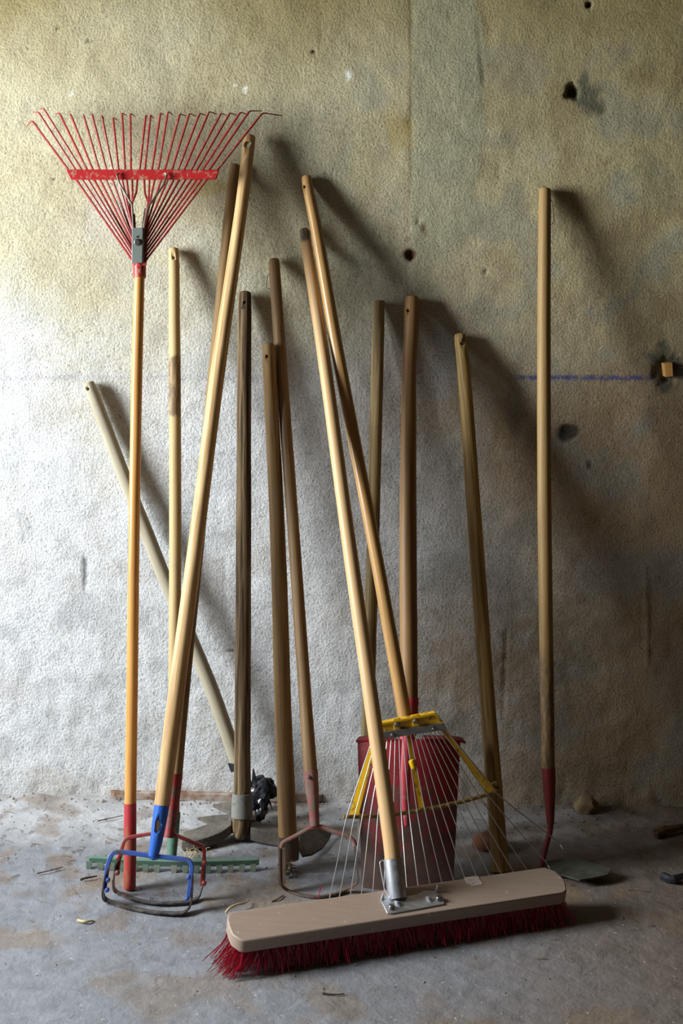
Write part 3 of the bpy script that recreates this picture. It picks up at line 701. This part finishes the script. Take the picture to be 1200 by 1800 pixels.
MB().slab([pl(661, 1273, .004), pl(765, 1253, .004), pl(766, 1256.5, .004), pl(661, 1276.5, .004)], (0, .006, 0)).build('rim', M_YELLOW, hd)
MB().slab([pl(765, 1253, .004), pl(779, 1271, .004), pl(775, 1272, .004), pl(762, 1256, .004)], (0, .006, 0)).build('rim', M_YELLOW, hd)
for bx, by in ((697, 1273), (730, 1267)):
    MB().slab([pl(bx - 7, by - 9, .003), pl(bx + 5, by - 11, .003), pl(bx + 7, by + 9, .003), pl(bx - 5, by + 11, .003)], (0, .006, 0)).build('boss', M_YELLOW, hd, bevel=.001)
    bolt(hd, pl(bx, by, .003), .0052, .006, M_BOLT)
MB().slab([pl(657, 1289, .004), pl(778, 1271, .004), pl(785, 1282.5, .004), pl(652, 1303, .004)], (0, .010, 0)).build('clamp_strip', M_SHEET, yr, bevel=.0008)
bolt(yr, pl(762, 1281, .004), .0045, .005, M_BOLT)
bolt(yr, pl(690, 1292, .004), .0045, .005, M_BOLT)
def bar_pt(t):      # along the fan bar
    ks = [(604, 1435.5), (640, 1435.5), (668, 1434), (700, 1431), (760, 1420.5), (825, 1406), (876, 1390)]
    f = t * 6; i = min(5, int(f)); a, b = ks[i], ks[i + 1]; r = f - i
    x, y = lerp(a[0], b[0], r), lerp(a[1], b[1], r)
    return x, y, lerp(.425, .352, t) + .012 * math.sin(math.pi * t)
bars = [bar_pt(k / 30) for k in range(31)]
MB().tube(smooth_path([P(*b) for b in bars[::2]], 3), .0037, 10, 'round', 'round').build('fan_bar', M_YELLOWRUST, yr)
def bar_at(x):
    for a, b in zip(bars[:-1], bars[1:]):
        if a[0] <= x <= b[0]:
            r = (x - a[0]) / (b[0] - a[0]); return x, lerp(a[1], b[1], r), lerp(a[2], b[2], r)
    return bars[-1] if x > 800 else bars[0]
for i in range(20):
    t = i / 19; a = pl(lerp(654, 782, t), lerp(1300, 1281, t), -.002)
    bx, by, bd = bar_at(609 + 13.75 * i); b = P(bx, by, bd + .005)
    ex = 578 + 408 * t ** 1.08
    ey = 1583 + 8 * ss(0, .35, t) - 18 * ss(.35, .6, t) - 16 * ss(.6, .9, t) - 34 * ss(.86, 1.0, t) - 42 * ss(.955, 1.0, t)
    e = G(ex, ey, .003) if i < 18 else P(*((963, 1521, .338), (984, 1484, .332))[i - 18])
    tip = e + Vector((.006 * (t - .4), -.012, .0)); tip.z = floor_base(tip.x, 0) + .002 if i < 18 else e.z - .004
    mid = b.lerp(e, .5) + Vector((0, -.004, 0))
    path = smooth_path([a, a.lerp(b, .5), b, mid, b.lerp(e, .92) + Vector((0, -.002, .002)), e, tip], 4)
    MB().tube(path, .0011, 6).build('tine', M_WIRE, yr)
for a, b, w in (((774, 1277), (866, 1391), 14), ((658, 1298), (621, 1434), 16), ((716, 1290), (741, 1421), 9)):
    A, B_ = pl(*a, -.008), P(*bar_at(b[0])[:2], bar_at(b[0])[2] - .003)
    wd = w * .0011
    MB().sweep([A.lerp(B_, k / 6) for k in range(7)], (1, 0, .2), [wd * lerp(.62, 1.0, k / 6) for k in range(7)], .003).build('brace', M_YELLOW, yr)
MB().sweep([P(860, 1379, .345), P(866, 1392, .345)], (1, 0, .2), .030, .010).build('brace_end', M_YELLOWRUST, yr, bevel=.002)
MB().tube([P(723, 1338, .378), P(727, 1349, .380)], [.0062, .0062], 10, 'round', 'round').build('brace_joint', M_YELLOW, yr)

# ------------------------------------------------------------------ 13 the handle right of the rakes
base = G(879, 1534); L13 = Lean(590, 0.016, 1534, -base.y)
pole = thing('tool_handle', 'yellowish wooden handle with a split notched tip standing right of the wire rake', 'handle', base)
W13 = wood('yellow-brown grained handle', srgb(184, 154, 94), srgb(116, 88, 48), .6, .75, .7, srgb(100, 80, 48), .35, relief=.3)
handle(pole, L13, [(808.5, 591, 20), (809, 603, 21), (814, 640, 23), (835.5, 940, 26), (857, 1240, 27), (871, 1420, 29), (879, 1531, 31)], W13, seed=12.6, holes=((813.5, 603, 3.4),), slots=((811.5, 575, 815.5, 601),), wob=.03)

# ------------------------------------------------------------------ 14 the red draw hoe on the right
base = G(957, 1522); L14 = Lean(332, 0.017, 1500, -base.y + .012)
dh = thing('draw_hoe', 'tall draw hoe with dark red swan neck and flat green-black blade, rightmost tool', 'hoe', base)
W14 = wood('tall pale brown handle', srgb(170, 141, 90), srgb(138, 108, 64), .55, .35, .9, srgb(110, 90, 58), .3, bands=((.975, 2.0, srgb(84, 66, 46), .9, .03),), relief=.12)
handle(dh, L14, [(957.5, 335, 21), (957, 360, 22), (955.6, 640, 24), (957, 940, 25), (961.5, 1240, 24.5), (963.5, 1352, 23)], W14, seed=13.9, wob=.02)
M_DKRED = paint('dark red enamel', srgb(120, 26, 32), srgb(70, 48, 42), .25, .45, 60)
handle(dh, L14, [(963.6, 1350, 25), (965, 1390, 22), (966.5, 1430, 16), (967, 1448, 13)], M_DKRED, 'socket', 14.1, cap0='flat')
MB().tube(smooth_path([L14.p(967, 1444), L14.p(966, 1462), L14.p(960, 1484), L14.p(954, 1510), G(952, 1521, .008)], 6), [lerp(.0062, .0048, k / 24) for k in range(25)], 12).build('swan_neck', M_DKRED, dh)
MB().slab([G(946, 1527, .004), G(962, 1513, .010), G(1014, 1508, .020), G(1074, 1527, .020), G(1068, 1537, .018), G(1040, 1543, .017), G(1018, 1546, .016), G(990, 1538, .010), G(962, 1536, .004)], (0, 0, -.003)).build('blade', paint('green-black blade', srgb(60, 66, 56), srgb(48, 44, 38), .3, .55, 50, DUST, .25), dh)
MB().tube(smooth_path([L14.p(965, 349), L14.p(970, 356), L14.p(973.5, 384), L14.p(972, 392), L14.p(966, 396)], 4), .0008, 6).build('hanging_loop', M_DARKWIRE, dh)

# ------------------------------------------------------------------ 2 the broom
lx, rx = P(404, 1630, D - 2.180), P(989, 1544, D - 2.385)
ax = (rx - lx); blen = ax.length; ax.normalize(); cen = (lx + rx) / 2
up0 = Vector((0, 0, 1)); up0 = (up0 - ax * up0.dot(ax)).normalized(); fwd0 = ax.cross(up0)       # fwd0 points away from / towards camera
if fwd0.y > 0: fwd0 = -fwd0
tl = math.radians(14); up = up0 * math.cos(tl) + fwd0 * math.sin(tl); fwd = fwd0 * math.cos(tl) - up0 * math.sin(tl)
BW, BT = .070, .024
def BP(a, f, u): return cen + ax * a + fwd * f + up * u       # along, forward, up from the block's top centre
base = Vector((cen.x, cen.y, floor_base(cen.x, 0)))
bs = thing('push_broom', 'wide push broom with a pale wooden block and crimson bristles in the foreground', 'broom', base)
hl_, hw = blen / 2, BW / 2
outl = [(-hl_, -hw * .55), (-hl_ - .001, 0), (-hl_, hw * .45), (-hl_ + .010, hw * .9), (-hl_ + .018, hw), (hl_ - .018, hw), (hl_ - .008, hw * .85), (hl_, hw * .3), (hl_ + .001, 0), (hl_ - .004, -hw * .6), (hl_ - .020, -hw), (-hl_ + .012, -hw), (-hl_ + .004, -hw * .85)]
t_ = NT('pale painted beech block'); p_ = t_.coords((1, 1, 1)); rot_ = p_.node; rot_.inputs['Rotation'].default_value = (0, 0, -math.atan2(ax.y, ax.x)); rot_.inputs['Scale'].default_value = (.06, 1, 1)
c_ = t_.mix(t_.noise(p_, 150, 5, .6, .3), srgb(140, 121, 106), srgb(164, 145, 130))
c_ = t_.mix(t_.math('MULTIPLY', t_.bw(t_.noise(t_.coords(), 90, 4, .6), .66, .72), .5), c_, srgb(214, 200, 184))
M_BLOCK = t_.done(c_, .6, 0, t_.bump(t_.noise(t_.coords(), 120, 4), .12, .001))
MB().slab([BP(a, f, 0) for a, f in outl], -up * BT).build('block', M_BLOCK, bs, bevel=.0022)
mb = MB()
rb = random.Random(3)
for r_ in range(6):
    for k in range(46):
        a0 = lerp(-hl_ + .012, hl_ - .012, (k + .5 * (r_ % 2)) / 45.5); f0 = lerp(-hw * .80, hw * .80, r_ / 5)
        for q in range(13):
            a = a0 + rb.gauss(0, .0022); f = f0 + rb.gauss(0, .0022)
            s = BP(a, f, -BT + .002)
            spl = -.036 * ss(-hl_ + .07, -hl_ + .01, a0) + .016 * ss(hl_ - .05, hl_ - .01, a0)
            g = BP(a + spl * rb.uniform(.55, 1.15) + rb.gauss(0, .006), f * 1.18 + rb.gauss(0, .007) + .004, -BT)
            e = Vector((g.x, g.y, 0)); e.z = floor_base(e.x, 0) + rb.uniform(.001, .007)
            m_ = s.lerp(e, .5) + Vector((-spl * .2, 0, 0)) + Vector((rb.gauss(0, .002), rb.gauss(0, .002), 0))
            mb.tube([s, m_, e], [.00065, .0006, .0005], 3, 'open', 'flat')
t_ = NT('crimson plastic bristle'); M_BRIS = t_.done(t_.mix(t_.noise(t_.coords(), 300, 2), srgb(124, 8, 30), srgb(184, 24, 52)), .38)
bo = mb.build('bristles', M_BRIS, bs, smooth=False); bo['kind'] = 'stuff'
L2 = Lean(405, 0.014, 1580, -(BP(.006, -.006, 0).y))
W2 = wood('pale smooth handle', srgb(208, 174, 128), srgb(188, 150, 102), .45, .25, 1, srgb(150, 112, 66), .12, bands=((-.2, .030, srgb(86, 88, 86), .95, .004),), relief=.06)
handle(bs, L2, [(534.5, 406, 17), (538, 430, 19.5), (570.5, 640, 22.5), (611, 940, 25), (653.5, 1240, 27), (687, 1480, 28), (690, 1510, 28)], W2, seed=15.5, wob=.015)
s0 = L2.p(690, 1510); s0b = L2.p(692.5, 1530); s1 = L2.p(696.5, 1560); s2 = L2.p(699, 1579)
MB().tube([s0, s0b, s1, s2], [.0168, .0172, .0176, .0160], 22, 'open', 'flat').build('socket', M_GALV, bs)
MB().tube(rounded([s0 + Vector((-.016, 0, -.002)), s0 + Vector((-.0235, -.002, -.004)), s1 + Vector((-.021, 0, -.004)), s2 + Vector((-.015, 0, 0))], .004, 4), .0011, 7).build('wire_clip', M_GALV, bs)
pa = [(-.052, -.014), (-.052, .020), (-.046, .0225), (.0, .0215), (.03, .020), (.056, .019), (.058, .004), (.054, -.014), (.036, -.020), (.014, -.013), (-.018, -.013), (-.040, -.020)]
pt = MB().slab([BP(a + .012, f + .003, .0025) for a, f in pa], -up * .0024).build('socket_plate', M_GALV, bs, bevel=.0008)
for a, f in ((-.0405, .010), (.050, .006)): bolt(pt, BP(a + .012, f + .003, .0025), .0058, .0055, M_BOLT, up)
for a in (-.028, .030): MB().tube([BP(a + .012, -.004, .001), BP(a + .014, .007, .0035), BP(a + .016, .014, .001)], [.002, .0045, .002], 8, 'round', 'round').build('plate_rib', M_GALV, pt)
for a in (-.049, .054): MB().slab([BP(a + .010, -.013, .002), BP(a + .016, -.013, .002), BP(a + .013, -.015, .013)], up * .0 + fwd * .004).build('plate_lug', M_GALV, pt)
MB().slab([BP(a, f, .0006) for a, f in ((.131, -.0365), (.158, -.0365), (.158, -.014), (.136, -.012), (.134, -.019), (.129, -.020))], -up * .0005).build('paper_scrap', paint('torn paper label', srgb(206, 192, 182), srgb(150, 130, 118), .3, .8, 120), bs)

# ================================================================== small things
# flat bar lying along the foot of the wall
bar_top = [(192, 1387, .018), (200, 1392, .018), (300, 1395, .018), (430, 1397, .018), (560, 1398, .018), (572, 1394, .018), (574, 1386, .018), (430, 1384, .018), (300, 1382, .018), (205, 1381, .018)]
def wallfoot(x, y, h): return G(x, y, h)
t_ = NT('dust-covered rusty bar'); p_ = t_.coords()
M_BAR = t_.done(t_.mix(t_.bw(t_.noise(p_, 40, 5, .6), .4, .62), srgb(120, 88, 66), srgb(168, 154, 142)), .85, 0, t_.bump(t_.noise(p_, 90, 4), .3, .002))
tag(MB().slab([G(*p) for p in bar_top], (0, 0, -.016)).build('flat_bar', M_BAR, bevel=.0015), 'long dusty rust-brown flat bar lying along the foot of the wall', 'bar')

# black crumpled plastic behind the mattock handle
t_ = NT('black glossy plastic'); M_PLAS = t_.done(t_.mix(t_.noise(t_.coords(), 60, 3), srgb(14, 15, 17), srgb(34, 38, 42)), .28)
bp = thing('plastic_bag', 'crumpled shiny black plastic bunched on the floor behind the mattock handle', 'bag', G(456, 1412))
def crumple(c, r, seed):
    m = MB(); bm2 = bmesh.new(); bmesh.ops.create_icosphere(bm2, subdivisions=3, radius=1)
    for v in bm2.verts:
        n = v.co.normalized(); k = .85 + .55 * noise.noise(n * 1.4 + Vector((seed, 0, 0))) + .30 * abs(noise.noise(n * 3.0 + Vector((0, seed, 0)))) + .08 * noise.noise(n * 9 + Vector((0, seed, 0)))
        m.v.append(Vector(c) + Vector((n.x * r[0], n.y * r[1], n.z * r[2])) * k); m.g.append(n)
    m.f = [tuple(v.index for v in f.verts) for f in bm2.faces]; bm2.free(); return m
crumple(P(461, 1388, .115), (.030, .022, .034), 2.2).build('bunch', M_PLAS, bp, smooth=False)
crumple(P(452, 1425, .13), (.020, .02, .026), 5.2).build('bunch', M_PLAS, bp, smooth=False)
MB().slab([P(444, 1352, .10), P(449, 1372, .11), P(452, 1385, .11), P(442, 1378, .11)], (.002, .006, 0)).build('flap', M_PLAS, bp)
MB().slab([P(470, 1395, .11), P(485, 1382, .10), P(486, 1387, .10), P(474, 1403, .11)], (0, .004, 0)).build('flap', M_PLAS, bp)
MB().slab([P(472, 1412, .12), P(479, 1424, .12), P(475, 1412, .125), P(473, 1404, .125)], (0, .003, .001)).build('flap', M_PLAS, bp)
MB().slab([P(400, 1342, .075), P(412, 1344, .085), P(414, 1356, .085), P(406, 1358, .08)], (.001, .004, 0)).build('flap', M_PLAS, bp)

# wooden plug in the wall
pg = P(1175, 650, .0)
m = MB(); m.slab([P(1166, 639, .016), P(1182, 637, .018), P(1183.5, 662, .018), P(1169, 663, .014)], (0, .05, 0))
tag(m.build('wooden_plug', wood('cut end of a plug', srgb(196, 152, 84), srgb(160, 112, 54), .6, .4, .6), bevel=.0015), 'small square wooden plug stuck in a dark hole at the right of the wall', 'plug')

# lump of mortar and stones by the right wall foot
M_CLOD = paint('earthy mortar', srgb(136, 118, 88), srgb(104, 88, 64), .4, .95, 40)
tag(MB().lump(G(1033, 1424, .012) + Vector((0, .012, .004)), (.026, .020, .020), 3, .35, 1.3, 3.3).build('mortar_lump', M_CLOD), 'rounded lump of yellowish mortar at the foot of the wall right of the draw hoe', 'lump')
tag(MB().lump(G(858, 1478, .016), (.034, .026, .020), 3, .25, 1.1, 9.1).build('brick_piece', paint('broken brick', srgb(120, 78, 58), srgb(84, 62, 48), .4, .95, 40)), 'broken reddish brick piece between shovel and notched handle', 'brick')
def twig(name, pts, r, mat, label, cat, grp=None):
    path = smooth_path([G(x, y, h) for x, y, h in pts], 5)
    o = MB().tube(path, [r * lerp(1, .55, k / (len(path) - 1)) * (1 + .25 * noise.noise(Vector((k * .9, r * 999, 0)))) for k in range(len(path))], 7, 'round', 'round').build(name, mat)
    return tag(o, label, cat, grp)
M_BARK = paint('dry bark', srgb(112, 90, 66), srgb(60, 48, 36), .45, .9, 70)
M_DKTWIG = paint('dark twig', srgb(58, 48, 40), srgb(88, 76, 60), .3, .9, 80)
M_STRAW = paint('dry straw', srgb(188, 172, 132), srgb(140, 122, 86), .3, .7, 90)
twig('bark_strip', [(1153, 1466, .008), (1168, 1459, .012), (1185, 1456, .012), (1206, 1452, .010)], .011, M_BARK, 'crooked piece of brown bark on the floor at the right edge', 'bark')
M_LEATH = paint('black rubber', srgb(40, 44, 48), srgb(70, 72, 74), .25, .4, 60)
twig('rubber_strip', [(1166, 1541, .006), (1180, 1546, .008), (1196, 1541, .010), (1215, 1536, .010)], .009, M_LEATH, 'dark curled rubber strip on the floor at the right edge', 'rubber strip')
twig('straw', [(397, 1604, .004), (404, 1596, .010), (416, 1590, .012), (430, 1587, .010), (436, 1582, .008)], .0026, M_STRAW, 'pale bent straw with a dark end lying at the left end of the broom block', 'straw')
twig('twig', [(142, 1546, .004), (152, 1543, .006), (170, 1540, .004)], .0024, M_DKTWIG, 'short dark twig on the floor left of the blue hoe', 'twig')
twig('twig', [(66, 1535, .003), (84, 1531, .004), (110, 1524, .003)], .0016, M_BARK, 'thin long brown twig on the floor at far left below the fan rake', 'twig')
twig('twig', [(172, 1443, .003), (190, 1439, .004), (214, 1434, .003)], .0014, M_BARK, 'thin twig on the pale floor left of the yellow rake handle', 'twig')
twig('straw', [(137, 1618, .003), (150, 1620, .006), (164, 1618, .003)], .0028, M_STRAW, 'stubby pale straw on the floor in front of the blue hoe', 'straw')
twig('twig', [(567, 1746, .002), (586, 1748, .003), (605, 1747, .002)], .0015, M_DKTWIG, 'tiny dark stalk on the bare floor below the broom', 'twig')
twig('loose_bristle', [(565, 1556, .03), (562, 1566, .018), (559, 1583, .003)], .0011, M_BRIS, 'single loose red bristle sticking up behind the broom block', 'bristle')
twig('twig', [(478, 1584, .003), (488, 1580, .005), (498, 1574, .004)], .002, M_BARK, 'small brown twig behind the left half of the broom block', 'twig')
# tuft of straw under the red hoe
mb = MB(); rr = random.Random(5)
for k in range(34):
    a = G(rr.uniform(322, 372), rr.uniform(1496, 1512), .002); b = a + Vector((rr.uniform(-.02, .02), rr.uniform(-.012, .012), rr.uniform(.0, .014)))
    mb.tube([a, (a + b) / 2 + Vector((0, 0, rr.uniform(.002, .009))), b], .0006, 4)
tag(mb.build('straw_tuft', M_STRAW), 'little tuft of pale straw on the green rake bar under the red hoe', 'straw tuft', kind='stuff')
# straw and chaff scattered about
mb = MB(); rr = random.Random(11)
for k in range(230):
    x = rr.uniform(-.82, .82); d = rr.random() ** 1.3 * .62 + .03
    if k < 90: x = rr.uniform(-.8, -.35); d = rr.uniform(.15, .42)
    a = Vector((x, -d, floor_h(x, -d) + .0015)); an = rr.uniform(0, 6.28); ln = rr.uniform(.006, .026)
    b = a + Vector((math.cos(an) * ln, math.sin(an) * ln * .8, 0)); b.z = floor_h(b.x, b.y) + .002
    mb.tube([a, (a + b) / 2 + Vector((rr.gauss(0, .0008), rr.gauss(0, .0008), .001)), b], rr.uniform(.0003, .0008), 4)
tag(mb.build('straw_litter', paint('old straw', srgb(142, 126, 100), srgb(96, 82, 62), .4, .9, 80)), 'fine brown straw and chaff scattered over the concrete', 'straw', kind='stuff')
mb = MB()
for k in range(900):
    x = rr.uniform(-.85, .85); d = abs(rr.gauss(0, .10)) + .012 if k < 700 else rr.random() * .75 + .02
    r = rr.uniform(.0008, .0024) * (1.7 if rr.random() < .07 and d < .3 else 1) * (1.5 if d < .04 else 1)
    c = Vector((x, -d, floor_h(x, -d) + r * .4)); b = len(mb.v)
    for dx, dy, dz in ((1, 0, -.4), (-.5, .87, -.4), (-.5, -.87, -.4), (0, 0, 1), (.3, .2, .8), (-.6, .1, .5)):
        p = c + Vector((dx * rr.uniform(.6, 1.3), dy * rr.uniform(.6, 1.3), dz * rr.uniform(.5, 1.1))) * r; mb.v.append(p); mb.g.append(p)
    for f in ((0, 1, 3), (1, 2, 5), (2, 0, 4), (0, 3, 4), (1, 5, 3), (2, 4, 5), (3, 5, 4), (0, 2, 1)): mb.f.append(tuple(b + i for i in f))
tag(mb.build('soil_crumbs', paint('soil crumbs', srgb(146, 138, 126), srgb(110, 98, 84), .45, .95, 60), smooth=False), 'crumbs of soil and mortar littering the floor along the wall', 'dirt', kind='stuff')
